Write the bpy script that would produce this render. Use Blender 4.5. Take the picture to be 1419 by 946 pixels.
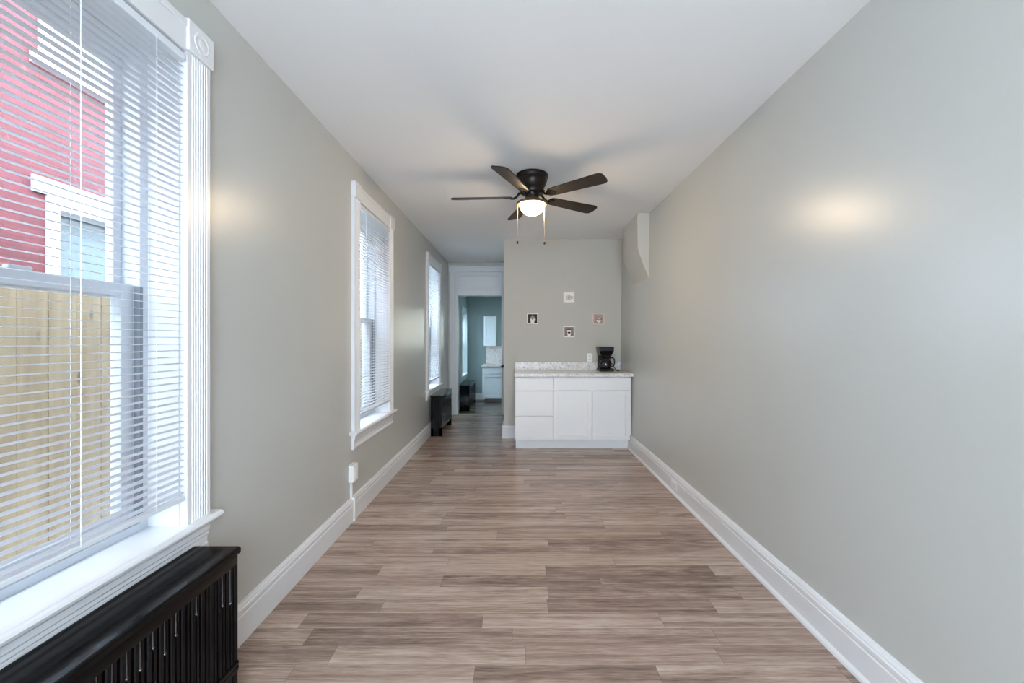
import bpy, bmesh, math, random
from mathutils import Vector, Matrix

PI = math.pi
R = math.radians
random.seed(7)
for o in list(bpy.data.objects):
    bpy.data.objects.remove(o)
S = bpy.context.scene
C = S.collection

# ------------------------------------------------------------------ camera, sky, lights, exposure
H = 1.32                      # lens height above the floor
cam_d = bpy.data.cameras.new('camera')
cam = bpy.data.objects.new('camera', cam_d)
C.objects.link(cam)
cam.location = (0, 0, H)
cam.rotation_euler = (PI / 2, 0, 0)
cam_d.sensor_width = 36
cam_d.sensor_fit = 'HORIZONTAL'
cam_d.lens = 15.0
cam_d.shift_x = -8.5 / 1419
cam_d.shift_y = -3.0 / 1419
cam_d.clip_start = 0.02
S.camera = cam

S.view_settings.view_transform = 'Standard'
S.view_settings.look = 'None'
S.view_settings.gamma = 1
S.view_settings.use_curve_mapping = False
S.view_settings.exposure = 0.45
cy = S.cycles
cy.use_denoising = True
try:
    cy.denoiser = 'OPENIMAGEDENOISE'
except Exception:
    pass
cy.max_bounces = 14
cy.diffuse_bounces = 9
cy.glossy_bounces = 4
cy.transmission_bounces = 6
cy.transparent_max_bounces = 24
cy.caustics_reflective = False
cy.caustics_refractive = False
cy.sample_clamp_indirect = 12.0

SKY = 13.0
w = bpy.data.worlds.new('overcast_sky')
S.world = w
w.use_nodes = True
bg = w.node_tree.nodes['Background']
bg.inputs[0].default_value = (0.74, 0.89, 1.05, 1)
bg.inputs[1].default_value = SKY


def area(name, loc, rot, sx, sy, power=0, col=(1, 1, 1), portal=False):
    l = bpy.data.lights.new(name, 'AREA')
    l.shape = 'RECTANGLE'
    l.size = sx
    l.size_y = sy
    l.energy = power
    l.color = col
    o = bpy.data.objects.new(name, l)
    C.objects.link(o)
    o.location = loc
    o.rotation_euler = rot
    if portal:
        l.cycles.is_portal = True
    return o


XW = -1.22                    # left wall face
WINY = (1.165, 3.61, 6.125)   # the three left windows, centre along the wall
area('kitchen_fill_light', (0.35, 9.1, 2.40), (0, 0, 0), 0.5, 0.5, 14, (0.78, 0.95, 1.0))  # added fill lamp, out of view, brightens kitchen and passage


# ------------------------------------------------------------------ materials
def new_mat(name):
    m = bpy.data.materials.new(name)
    m.use_nodes = True
    nt = m.node_tree
    return m, nt, nt.nodes['Principled BSDF']


def lnk(nt, a, b):
    nt.links.new(a, b)


def paint(name, col, rough=0.5, spec=0.5, bump=0.0, bscale=40.0, var=0.0, metal=0.0, coat=0.0, vscale=3.0):
    m, nt, b = new_mat(name)
    b.inputs['Roughness'].default_value = rough
    b.inputs['Metallic'].default_value = metal
    b.inputs['Specular IOR Level'].default_value = spec
    b.inputs['Coat Weight'].default_value = coat
    b.inputs['Coat Roughness'].default_value = 0.08
    tc = nt.nodes.new('ShaderNodeTexCoord')
    n = nt.nodes.new('ShaderNodeTexNoise')
    n.inputs['Scale'].default_value = vscale
    n.inputs['Detail'].default_value = 4
    lnk(nt, tc.outputs['Object'], n.inputs['Vector'])
    mx = nt.nodes.new('ShaderNodeMix')
    mx.data_type = 'RGBA'
    mx.inputs[6].default_value = tuple(c * (1 - var) for c in col) + (1,)
    mx.inputs[7].default_value = tuple(min(1, c * (1 + var)) for c in col) + (1,)
    lnk(nt, n.outputs['Fac'], mx.inputs[0])
    lnk(nt, mx.outputs[2], b.inputs['Base Color'])
    if bump:
        n2 = nt.nodes.new('ShaderNodeTexNoise')
        n2.inputs['Scale'].default_value = bscale
        n2.inputs['Detail'].default_value = 3
        lnk(nt, tc.outputs['Object'], n2.inputs['Vector'])
        bp = nt.nodes.new('ShaderNodeBump')
        bp.inputs['Strength'].default_value = bump
        bp.inputs['Distance'].default_value = 0.01
        lnk(nt, n2.outputs['Fac'], bp.inputs['Height'])
        lnk(nt, bp.outputs['Normal'], b.inputs['Normal'])
    return m


M = {}
M['wall'] = paint('grey_green_wall_paint', (0.468, 0.465, 0.437), 0.31, 0.5, 0.06, 16, 0.02)
M['wall_matte'] = paint('wall_paint_flat_lamp_warmed', (0.475, 0.455, 0.41), 0.7, 0.25, 0.08, 14, 0.02)  # same wall paint, with the fan lamp's warmth put into the colour
M['kitchen_wall'] = paint('teal_grey_wall_paint', (0.20, 0.285, 0.285), 0.34, 0.5, 0.05, 16, 0.02)
M['ceiling'] = paint('white_ceiling_paint', (0.80, 0.795, 0.79), 0.8, 0.2, 0.03, 25, 0.01)
M['trim'] = paint('white_gloss_trim_paint', (0.67, 0.67, 0.68), 0.3, 0.5, 0.03, 30, 0.01)
M['vinyl'] = paint('white_vinyl', (0.64, 0.67, 0.70), 0.35, 0.5)
M['sash'] = paint('blue_white_vinyl', (0.55, 0.58, 0.62), 0.35, 0.5)
M['cabinet'] = paint('white_cabinet_lacquer', (0.73, 0.73, 0.73), 0.4, 0.5, 0, 10, 0.005)
M['black'] = paint('black_gloss_enamel', (0.0035, 0.0035, 0.004), 0.13, 0.14, 0.06, 22, 0.1)
M['wet_black'] = paint('wet_looking_black_enamel', (0.006, 0.006, 0.007), 0.12, 0.9)
M['fan_metal'] = paint('oil_rubbed_bronze', (0.020, 0.015, 0.012), 0.38, 0.4, 0, 10, 0.1, 0.6)
M['fan_blade'] = paint('dark_walnut_blade', (0.020, 0.0135, 0.010), 0.45, 0.35, 0.05, 30, 0.25, 0, 0, 12)
M['plastic_black'] = paint('black_plastic', (0.0035, 0.0035, 0.004), 0.3, 0.18)
M['plastic_white'] = paint('white_plastic', (0.78, 0.78, 0.75), 0.35, 0.5)
M['dark'] = paint('dark_slot', (0.02, 0.02, 0.02), 0.6, 0.3)
M['grey_gap'] = paint('grey_track', (0.20, 0.22, 0.25), 0.6, 0.3)
M['brass'] = paint('brass_chain', (0.65, 0.50, 0.28), 0.3, 0.5, 0, 10, 0, 0.9)
M['threshold'] = paint('tan_oak_strip', (0.34, 0.26, 0.20), 0.45, 0.4, 0, 10, 0.1)
M['ground'] = paint('alley_concrete', (0.42, 0.42, 0.40), 0.9, 0.2, 0.2, 20, 0.15)
M['cream'] = paint('cream_board', (0.70, 0.64, 0.59), 0.6, 0.3)
M['blush'] = paint('pale_wood_frame', (0.62, 0.50, 0.43), 0.6, 0.3)
M['white_board'] = paint('white_board', (0.80, 0.77, 0.74), 0.6, 0.3)
M['taupe'] = paint('taupe_board', (0.24, 0.19, 0.17), 0.6, 0.3)
M['tan'] = paint('tan_board', (0.36, 0.27, 0.225), 0.6, 0.3)
M['brown_black'] = paint('brown_black_ink', (0.020, 0.014, 0.012), 0.6, 0.3)
M['greyish'] = paint('grey_ink', (0.22, 0.20, 0.19), 0.6, 0.3)
M['brown_ink'] = paint('brown_ink', (0.14, 0.095, 0.075), 0.6, 0.3)
M['cord'] = paint('white_cord', (0.82, 0.83, 0.84), 0.7, 0.2)
M['shade'] = paint('grey_blue_window_shade', (0.16, 0.19, 0.20), 0.8, 0.2)
M['bronze'] = paint('lamplit_bronze_fitter', (0.14, 0.085, 0.040), 0.38, 0.5, 0, 10, 0.1, 0.5)  # golden lamplight on the bronze is put into this colour
M['roof'] = paint('dark_roofing', (0.08, 0.08, 0.085), 0.8, 0.2)


def slat_mat():
    m = bpy.data.materials.new('white_blind_slat')
    m.use_nodes = True
    nt = m.node_tree
    nt.nodes.clear()
    out = nt.nodes.new('ShaderNodeOutputMaterial')
    d = nt.nodes.new('ShaderNodeBsdfDiffuse')
    d.inputs[0].default_value = (0.64, 0.67, 0.70, 1)
    t = nt.nodes.new('ShaderNodeBsdfTranslucent')
    t.inputs[0].default_value = (0.80, 0.83, 0.86, 1)
    g = nt.nodes.new('ShaderNodeBsdfGlossy')
    g.inputs['Roughness'].default_value = 0.35
    mx = nt.nodes.new('ShaderNodeMixShader')
    mx.inputs[0].default_value = 0.33
    lnk(nt, d.outputs[0], mx.inputs[1])
    lnk(nt, t.outputs[0], mx.inputs[2])
    m2 = nt.nodes.new('ShaderNodeMixShader')
    m2.inputs[0].default_value = 0.04
    lnk(nt, mx.outputs[0], m2.inputs[1])
    lnk(nt, g.outputs[0], m2.inputs[2])
    lnk(nt, m2.outputs[0], out.inputs[0])
    return m


M['slat'] = slat_mat()


def glass_mat(name, tint=(0.95, 0.97, 0.98), gloss=1.0):
    m = bpy.data.materials.new(name)
    m.use_nodes = True
    nt = m.node_tree
    nt.nodes.clear()
    out = nt.nodes.new('ShaderNodeOutputMaterial')
    t = nt.nodes.new('ShaderNodeBsdfTransparent')
    t.inputs[0].default_value = tint + (1,)
    g = nt.nodes.new('ShaderNodeBsdfGlossy')
    g.inputs['Roughness'].default_value = 0.02
    f = nt.nodes.new('ShaderNodeLayerWeight')
    f.inputs[0].default_value = 0.5
    pw = nt.nodes.new('ShaderNodeMath')
    pw.operation = 'POWER'
    pw.inputs[1].default_value = 5.0
    lnk(nt, f.outputs['Facing'], pw.inputs[0])
    mm = nt.nodes.new('ShaderNodeMath')
    mm.operation = 'MULTIPLY_ADD'
    mm.inputs[1].default_value = 0.75 * gloss
    mm.inputs[2].default_value = 0.035 * gloss
    lnk(nt, pw.outputs[0], mm.inputs[0])
    mx = nt.nodes.new('ShaderNodeMixShader')
    lnk(nt, mm.outputs[0], mx.inputs[0])
    lnk(nt, t.outputs[0], mx.inputs[1])
    lnk(nt, g.outputs[0], mx.inputs[2])
    lnk(nt, mx.outputs[0], out.inputs[0])
    return m


M['glass'] = glass_mat('window_glass')
M['carafe_glass'] = glass_mat('carafe_glass', (0.62, 0.66, 0.70), 1.6)


def lamp_mat():
    m, nt, b = new_mat('lit_frosted_glass')
    b.inputs['Base Color'].default_value = (0.9, 0.85, 0.75, 1)
    b.inputs['Roughness'].default_value = 0.4
    lw = nt.nodes.new('ShaderNodeLayerWeight')
    lw.inputs[0].default_value = 0.35
    mx = nt.nodes.new('ShaderNodeMix')
    mx.data_type = 'RGBA'
    mx.inputs[6].default_value = (1.0, 0.80, 0.56, 1)
    mx.inputs[7].default_value = (1.0, 0.66, 0.32, 1)
    lnk(nt, lw.outputs['Facing'], mx.inputs[0])
    lnk(nt, mx.outputs[2], b.inputs['Emission Color'])
    b.inputs['Emission Strength'].default_value = 112.0
    return m


M['lamp'] = lamp_mat()


def floor_mat(name, tint=(1, 1, 1)):
    m, nt, b = new_mat(name)
    N = nt.nodes.new

    def math_(op, a=None, bb=None):
        n = N('ShaderNodeMath')
        n.operation = op
        for i, v in enumerate((a, bb)):
            if v is None:
                continue
            if isinstance(v, (int, float)):
                n.inputs[i].default_value = v
            else:
                lnk(nt, v, n.inputs[i])
        return n.outputs[0]

    def comb(x, y, z=0.0):
        n = N('ShaderNodeCombineXYZ')
        for i, v in enumerate((x, y, z)):
            if isinstance(v, (int, float)):
                n.inputs[i].default_value = v
            else:
                lnk(nt, v, n.inputs[i])
        return n.outputs[0]

    def wn(vec):
        n = N('ShaderNodeTexWhiteNoise')
        n.noise_dimensions = '2D'
        lnk(nt, vec, n.inputs['Vector'])
        return n.outputs['Value']

    def ramp(fac, stops):
        n = N('ShaderNodeValToRGB')
        e = n.color_ramp.elements
        while len(e) < len(stops):
            e.new(0.5)
        for k, (p, c) in enumerate(stops):
            e[k].position = p
            e[k].color = tuple(c) + (1,)
        lnk(nt, fac, n.inputs[0])
        return n.outputs[0]

    def mix(fac, a, bb, mode='MIX'):
        n = N('ShaderNodeMix')
        n.data_type = 'RGBA'
        n.blend_type = mode
        for i, v in ((0, fac), (6, a), (7, bb)):
            if isinstance(v, (int, float)):
                n.inputs[i].default_value = v
            elif isinstance(v, tuple):
                n.inputs[i].default_value = v + (1,)
            else:
                lnk(nt, v, n.inputs[i])
        return n.outputs[2]

    tc = N('ShaderNodeTexCoord')
    sp = N('ShaderNodeSeparateXYZ')
    lnk(nt, tc.outputs['Object'], sp.inputs[0])
    X, Y = sp.outputs[0], sp.outputs[1]
    v = math_('DIVIDE', math_('ADD', Y, 0.013), 0.109)
    row = math_('FLOOR', v)
    fv = math_('SUBTRACT', v, row)
    rr = wn(comb(row, 3.7))
    ln = math_('ADD', math_('MULTIPLY', wn(comb(row, 9.1)), 0.45), 0.72)
    u = math_('ADD', math_('DIVIDE', math_('ADD', X, 20.0), ln), math_('MULTIPLY', rr, 13.0))
    pl = math_('FLOOR', u)
    fu = math_('SUBTRACT', u, pl)
    pr = wn(comb(row, pl))
    pr2 = wn(comb(math_('ADD', row, 51.3), pl))
    # grain, long along X, different in every plank
    gx = math_('ADD', X, math_('MULTIPLY', pr, 37.0))
    gy = math_('ADD', Y, math_('MULTIPLY', pr2, 19.0))

    def grain(sx, sy, detail, dist):
        n = N('ShaderNodeTexNoise')
        n.inputs['Scale'].default_value = 1.0
        n.inputs['Detail'].default_value = detail
        n.inputs['Roughness'].default_value = 0.65
        n.inputs['Distortion'].default_value = dist
        lnk(nt, comb(math_('MULTIPLY', gx, sx), math_('MULTIPLY', gy, sy)), n.inputs['Vector'])
        return n.outputs['Fac']

    g1 = grain(0.8, 30.0, 7, 0.5)
    g2 = grain(9.0, 150.0, 4, 0.2)
    g3 = grain(1.4, 8.0, 5, 2.0)
    tone = math_('ADD', math_('MULTIPLY', math_('SUBTRACT', pr, 0.5), 0.28), 0.52)
    for g, k in ((g1, 1.15), (g3, 0.85), (g2, 0.75)):
        tone = math_('ADD', tone, math_('MULTIPLY', math_('SUBTRACT', g, 0.5), k))

    bevel_glint = math_('MULTIPLY', math_('MAXIMUM', math_('SUBTRACT', 0.16, fv), 0.0), math_('MULTIPLY', pr2, 1.9))  # highlight on the plank bevel, painted into the tone
    tone = math_('ADD', tone, bevel_glint)

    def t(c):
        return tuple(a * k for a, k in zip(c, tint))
    col = ramp(tone, [(0.12, t((0.095, 0.062, 0.049))), (0.40, t((0.245, 0.17, 0.136))),
                      (0.60, t((0.375, 0.275, 0.222))), (0.90, t((0.56, 0.445, 0.37)))])
    warm = mix(math_('MULTIPLY', pr2, 0.35), col, t((0.33, 0.225, 0.18)))
    # seams
    ev = math_('LESS_THAN', math_('MINIMUM', fv, math_('SUBTRACT', 1.0, fv)), 0.010)
    eu = math_('LESS_THAN', math_('MULTIPLY', math_('MINIMUM', fu, math_('SUBTRACT', 1.0, fu)), ln), 0.0011)
    seam = math_('MULTIPLY', math_('MAXIMUM', ev, eu), 0.45)
    fin = mix(seam, warm, t((0.06, 0.045, 0.038)))
    lnk(nt, fin, b.inputs['Base Color'])
    lnk(nt, math_('ADD', math_('MULTIPLY', g2, 0.14), 0.17), b.inputs['Roughness'])
    b.inputs['Specular IOR Level'].default_value = 0.36
    bp = N('ShaderNodeBump')
    bp.inputs['Strength'].default_value = 0.12
    bp.inputs['Distance'].default_value = 0.003
    lnk(nt, g2, bp.inputs['Height'])
    lnk(nt, bp.outputs[0], b.inputs['Normal'])
    return m


M['floor'] = floor_mat('laminate_planks')


def marble_mat():
    m, nt, b = new_mat('speckled_stone_laminate')
    tc = nt.nodes.new('ShaderNodeTexCoord')
    n = nt.nodes.new('ShaderNodeTexNoise')
    n.inputs['Scale'].default_value = 22
    n.inputs['Detail'].default_value = 8
    n.inputs['Roughness'].default_value = 0.7
    n.inputs['Distortion'].default_value = 1.5
    lnk(nt, tc.outputs['Object'], n.inputs['Vector'])
    r = nt.nodes.new('ShaderNodeValToRGB')
    e = r.color_ramp.elements
    e[0].position = 0.33
    e[0].color = (0.30, 0.27, 0.25, 1)
    e[1].position = 0.62
    e[1].color = (0.74, 0.72, 0.70, 1)
    e2 = e.new(0.47)
    e2.color = (0.60, 0.57, 0.55, 1)
    lnk(nt, n.outputs['Fac'], r.inputs[0])
    lnk(nt, r.outputs[0], b.inputs['Base Color'])
    b.inputs['Roughness'].default_value = 0.28
    return m


M['stone'] = marble_mat()


def brick_mat():
    m, nt, b = new_mat('red_painted_brick')
    tc = nt.nodes.new('ShaderNodeTexCoord')
    sp = nt.nodes.new('ShaderNodeSeparateXYZ')
    cb = nt.nodes.new('ShaderNodeCombineXYZ')
    lnk(nt, tc.outputs['Object'], sp.inputs[0])
    lnk(nt, sp.outputs[1], cb.inputs[0])
    lnk(nt, sp.outputs[2], cb.inputs[1])
    br = nt.nodes.new('ShaderNodeTexBrick')
    br.inputs['Scale'].default_value = 1.0
    br.inputs['Brick Width'].default_value = 0.21
    br.inputs['Row Height'].default_value = 0.07
    br.inputs['Mortar Size'].default_value = 0.005
    br.inputs['Color1'].default_value = (0.135, 0.026, 0.031, 1)
    br.inputs['Color2'].default_value = (0.108, 0.020, 0.024, 1)
    br.inputs['Mortar'].default_value = (0.10, 0.022, 0.024, 1)
    lnk(nt, cb.outputs[0], br.inputs['Vector'])
    n = nt.nodes.new('ShaderNodeTexNoise')
    n.inputs['Scale'].default_value = 9
    n.inputs['Detail'].default_value = 8
    n.inputs['Roughness'].default_value = 0.7
    lnk(nt, tc.outputs['Object'], n.inputs['Vector'])
    r = nt.nodes.new('ShaderNodeValToRGB')
    r.color_ramp.elements[0].position = 0.62
    r.color_ramp.elements[0].color = (0, 0, 0, 1)
    r.color_ramp.elements[1].position = 0.72
    r.color_ramp.elements[1].color = (1, 1, 1, 1)
    lnk(nt, n.outputs['Fac'], r.inputs[0])
    mx = nt.nodes.new('ShaderNodeMix')
    mx.data_type = 'RGBA'
    lnk(nt, r.outputs[0], mx.inputs[0])
    lnk(nt, br.outputs['Color'], mx.inputs[6])
    mx.inputs[7].default_value = (0.20, 0.10, 0.075, 1)
    lnk(nt, mx.outputs[2], b.inputs['Base Color'])
    b.inputs['Roughness'].default_value = 0.8
    bp = nt.nodes.new('ShaderNodeBump')
    bp.inputs['Strength'].default_value = 0.6
    bp.inputs['Distance'].default_value = 0.008
    bp.invert = True
    lnk(nt, br.outputs['Fac'], bp.inputs['Height'])
    lnk(nt, bp.outputs[0], b.inputs['Normal'])
    return m


M['brick'] = brick_mat()


def pine_mat():
    m, nt, b = new_mat('raw_pine_boards')
    tc = nt.nodes.new('ShaderNodeTexCoord')
    mp = nt.nodes.new('ShaderNodeMapping')
    mp.inputs['Scale'].default_value = (6, 22, 1.6)
    lnk(nt, tc.outputs['Object'], mp.inputs[0])
    n = nt.nodes.new('ShaderNodeTexNoise')
    n.inputs['Scale'].default_value = 1.0
    n.inputs['Detail'].default_value = 6
    n.inputs['Distortion'].default_value = 0.8
    lnk(nt, mp.outputs[0], n.inputs['Vector'])
    r = nt.nodes.new('ShaderNodeValToRGB')
    r.color_ramp.elements[0].position = 0.3
    r.color_ramp.elements[0].color = (0.20, 0.145, 0.085, 1)
    r.color_ramp.elements[1].position = 0.7
    r.color_ramp.elements[1].color = (0.29, 0.22, 0.135, 1)
    lnk(nt, n.outputs['Fac'], r.inputs[0])
    # knots
    mp2 = nt.nodes.new('ShaderNodeMapping')
    mp2.inputs['Scale'].default_value = (1, 7.1, 2.6)
    lnk(nt, tc.outputs['Object'], mp2.inputs[0])
    vo = nt.nodes.new('ShaderNodeTexVoronoi')
    vo.inputs['Scale'].default_value = 1.0
    lnk(nt, mp2.outputs[0], vo.inputs['Vector'])
    r2 = nt.nodes.new('ShaderNodeValToRGB')
    r2.color_ramp.elements[0].position = 0.06
    r2.color_ramp.elements[0].color = (1, 1, 1, 1)
    r2.color_ramp.elements[1].position = 0.12
    r2.color_ramp.elements[1].color = (0, 0, 0, 1)
    lnk(nt, vo.outputs['Distance'], r2.inputs[0])
    mx = nt.nodes.new('ShaderNodeMix')
    mx.data_type = 'RGBA'
    lnk(nt, r2.outputs[0], mx.inputs[0])
    lnk(nt, r.outputs[0], mx.inputs[6])
    mx.inputs[7].default_value = (0.11, 0.065, 0.03, 1)
    lnk(nt, mx.outputs[2], b.inputs['Base Color'])
    b.inputs['Roughness'].default_value = 0.8
    return m


M['pine'] = pine_mat()
M['seam'] = paint('fence_gap_timber', (0.16, 0.09, 0.05), 0.8, 0.2)


# ------------------------------------------------------------------ mesh helpers
class MB:
    def __init__(s):
        s.bm = bmesh.new()

    def box(s, x0, x1, y0, y1, z0, z1, bev=0.0, seg=2):
        r = bmesh.ops.create_cube(s.bm, size=1)
        vs = r['verts']
        for v in vs:
            v.co = Vector(((x0 + x1) / 2 + v.co.x * (x1 - x0), (y0 + y1) / 2 + v.co.y * (y1 - y0),
                           (z0 + z1) / 2 + v.co.z * (z1 - z0)))
        if bev:
            es = list({e for v in vs for e in v.link_edges})
            bmesh.ops.bevel(s.bm, geom=es, offset=bev, segments=seg, affect='EDGES', profile=0.5)
        return s

    def prism(s, pts, a, b, axis):
        """pts: outline in the two other axes (cyclic order), extruded from a to b along axis."""
        def mk(p, t):
            if axis == 'y':
                return (p[0], t, p[1])
            if axis == 'z':
                return (p[0], p[1], t)
            return (t, p[0], p[1])
        va = [s.bm.verts.new(mk(p, a)) for p in pts]
        vb = [s.bm.verts.new(mk(p, b)) for p in pts]
        n = len(pts)
        s.bm.faces.new(va)
        s.bm.faces.new(list(reversed(vb)))
        for i in range(n):
            j = (i + 1) % n
            s.bm.faces.new((va[j], va[i], vb[i], vb[j]))
        return s

    def lathe(s, prof, cx=0, cy=0, cz=0, n=40, axis='z', cap=True):
        rings = []
        for (r, t) in prof:
            ring = []
            for k in range(n):
                a = 2 * PI * k / n
                p = (r * math.cos(a), r * math.sin(a), t)
                if axis == 'x':
                    p = (t, r * math.cos(a), r * math.sin(a))
                elif axis == 'y':
                    p = (r * math.cos(a), t, r * math.sin(a))
                ring.append(s.bm.verts.new((cx + p[0], cy + p[1], cz + p[2])))
            rings.append(ring)
        for i in range(len(rings) - 1):
            for k in range(n):
                j = (k + 1) % n
                s.bm.faces.new((rings[i][k], rings[i][j], rings[i + 1][j], rings[i + 1][k]))
        if cap:
            s.bm.faces.new(list(reversed(rings[0])))
            s.bm.faces.new(rings[-1])
        return s

    def tube(s, pts, r, n=8, cap=True):
        P = [Vector(p) for p in pts]
        rings = []
        up = None
        for i, p in enumerate(P):
            t = (P[min(i + 1, len(P) - 1)] - P[max(i - 1, 0)]).normalized()
            if up is None:
                up = Vector((0, 0, 1)) if abs(t.z) < 0.9 else Vector((1, 0, 0))
            a = t.cross(up)
            if a.length < 1e-5:
                a = t.cross(Vector((0, 1, 0)))
            a.normalize()
            b_ = a.cross(t).normalized()
            up = b_
            rr = r[i] if isinstance(r, (list, tuple)) else r
            rings.append([s.bm.verts.new(p + a * rr * math.cos(2 * PI * k / n) + b_ * rr * math.sin(2 * PI * k / n)) for k in range(n)])
        for i in range(len(rings) - 1):
            for k in range(n):
                j = (k + 1) % n
                s.bm.faces.new((rings[i][k], rings[i][j], rings[i + 1][j], rings[i + 1][k]))
        if cap:
            s.bm.faces.new(list(reversed(rings[0])))
            s.bm.faces.new(rings[-1])
        return s

    def ball(s, c, r, sz=1.0, n=12):
        m = Matrix.Translation(c) @ Matrix.Diagonal((r, r, r * sz, 1))
        bmesh.ops.create_uvsphere(s.bm, u_segments=n, v_segments=n // 2 + 2, radius=1, matrix=m)
        return s

    def xf(s, m):
        bmesh.ops.transform(s.bm, matrix=m, verts=s.bm.verts)
        return s

    def build(s, name, mat, parent=None, smooth=False, angle=35):
        bmesh.ops.recalc_face_normals(s.bm, faces=s.bm.faces)
        me = bpy.data.meshes.new(name)
        s.bm.to_mesh(me)
        s.bm.free()
        me.materials.append(M[mat] if isinstance(mat, str) else mat)
        if smooth:
            for p in me.polygons:
                p.use_smooth = True
            try:
                me.set_sharp_from_angle(angle=R(angle))
            except Exception:
                pass
        o = bpy.data.objects.new(name, me)
        C.objects.link(o)
        if parent:
            o.parent = parent
        return o


def tag(o, label=None, cat=None, group=None, kind=None):
    if label:
        o['label'] = label
    if cat:
        o['category'] = cat
    if group:
        o['group'] = group
    if kind:
        o['kind'] = kind
    return o


def empty(name, loc=(0, 0, 0), rz=0.0):
    o = bpy.data.objects.new(name, None)
    C.objects.link(o)
    o.location = loc
    o.rotation_euler = (0, 0, rz)
    o.empty_display_size = 0.1
    return o


def thing(name, label, cat, loc=(0, 0, 0), group=None, rz=0.0):
    return tag(empty(name, loc, rz), label, cat, group)


def copy_tree(o, parent=None):
    kids = list(o.children)
    c = o.copy()
    C.objects.link(c)
    c.parent = parent
    for k in kids:
        copy_tree(k, c)
    return c


def struct(o):
    o['kind'] = 'structure'
    return o


# ------------------------------------------------------------------ room shell
XR_TOP, XR_BOT = 1.392, 1.356       # right wall leans in slightly towards the floor
CZ = 2.659
Y0, YB, YD = -1.70, 5.71, 7.46      # front wall, back wall, door wall
KF = -0.22                          # kitchen floor, one step down
KX, KY = -1.285, 10.95              # kitchen left wall, far wall
WZ0, WZ1, WHW = 0.622, 2.36, 0.38   # window opening

struct(MB().box(-1.55, 1.65, Y0 - 0.2, YD + 0.115, -0.15, 0.0).build('floor', 'floor'))
struct(MB().box(-1.46, 1.65, Y0 - 0.2, YD + 0.06, CZ, CZ + 0.2).build('ceiling', 'ceiling'))

mb = MB()
ys = Y0 - 0.2
for c in WINY:
    mb.box(-1.46, XW, ys, c - WHW, 0, CZ)
    mb.box(-1.46, XW, c - WHW, c + WHW, 0, WZ0 - 0.01)
    mb.box(-1.46, XW, c - WHW, c + WHW, WZ1, CZ)
    ys = c + WHW
mb.box(-1.46, XW, ys, YD + 0.06, 0, CZ)
struct(mb.build('wall_left', 'wall'))

# right wall with the rounded-under chase near the back
mb = MB()
mb.prism([(XR_BOT, 0), (1.65, 0), (1.65, CZ), (XR_TOP, CZ)], Y0 - 0.2, YB + 0.1, 'y')
struct(mb.build('wall_right', 'wall'))
prof = [(1.40, CZ - 0.0005), (1.266, CZ - 0.0005), (1.266, 2.30), (1.272, 2.262), (1.292, 2.205), (1.325, 2.115), (1.36, 2.03), (1.384, 1.965), (1.40, 1.95)]
mb = MB().prism(prof, 4.52, 5.13, 'y')
bmesh.ops.bevel(mb.bm, geom=[e for e in mb.bm.edges if all(v.co.x < 1.39 for v in e.verts)], offset=0.006, segments=2, affect='EDGES')
struct(mb.build('trim_1', 'wall_matte'))

# back wall and the passage side of it
struct(MB().box(-0.192, XR_TOP + 0.05, YB, YB + 0.12, 0, CZ).build('wall_back', 'wall_matte'))
struct(MB().box(-0.192, -0.09, YB + 0.12, YD, 0, CZ).build('wall_passage', 'wall'))
# front wall behind the lens, with an assumed window opening, sized for daylight
mb = MB()
mb.box(-1.22, -0.86, Y0 - 0.2, Y0, 0, CZ)
mb.box(1.02, 1.40, Y0 - 0.2, Y0, 0, CZ)
mb.box(-0.86, 1.02, Y0 - 0.2, Y0, 0, 0.45)
mb.box(-0.86, 1.02, Y0 - 0.2, Y0, 2.50, CZ)
struct(mb.build('wall_front', 'wall'))
# door wall
DX0, DX1, DZ = -1.076, -0.291, 2.08
mb = MB()
mb.box(XW, DX0, YD, YD + 0.12, 0, CZ)
mb.box(DX1, -0.09, YD, YD + 0.12, 0, CZ)
mb.box(DX0, DX1, YD, YD + 0.12, DZ + 0.02, CZ)
struct(mb.build('wall_door', 'wall'))

# kitchen shell
KY0 = YD + 0.12
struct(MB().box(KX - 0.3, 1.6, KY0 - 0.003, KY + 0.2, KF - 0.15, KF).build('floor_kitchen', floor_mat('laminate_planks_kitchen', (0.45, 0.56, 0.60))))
struct(MB().box(KX - 0.3, 1.6, KY0, KY + 0.2, 2.45, 2.6).build('ceiling_kitchen', 'ceiling'))
KWC, KWH, KWZ0, KWZ1 = 10.07, 0.43, 0.47, 1.96
mb = MB()
mb.box(KX - 0.25, KX, KY0 - 0.1, KWC - KWH, KF, 2.45)
mb.box(KX - 0.25, KX, KWC + KWH, KY + 0.2, KF, 2.45)
mb.box(KX - 0.25, KX, KWC - KWH, KWC + KWH, KF, KWZ0)
mb.box(KX - 0.25, KX, KWC - KWH, KWC + KWH, KWZ1, 2.45)
struct(mb.build('wall_kitchen_left', 'kitchen_wall'))
mb = MB()
mb.box(KX, -0.08, KY, KY + 0.2, KF, 2.45)
mb.box(0.56, 1.6, KY, KY + 0.2, KF, 2.45)
mb.box(-0.08, 0.56, KY, KY + 0.2, KF, 1.12)
mb.box(-0.08, 0.56, KY, KY + 0.2, 2.02, 2.45)
struct(mb.build('wall_kitchen_far', 'kitchen_wall'))
struct(MB().box(1.4, 1.6, KY0, KY, KF, 2.45).build('wall_kitchen_right', 'kitchen_wall'))
struct(MB().box(-0.09, 1.4, KY0 - 0.1, KY0, KF, 2.45).build('wall_kitchen_near', 'kitchen_wall'))

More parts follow.
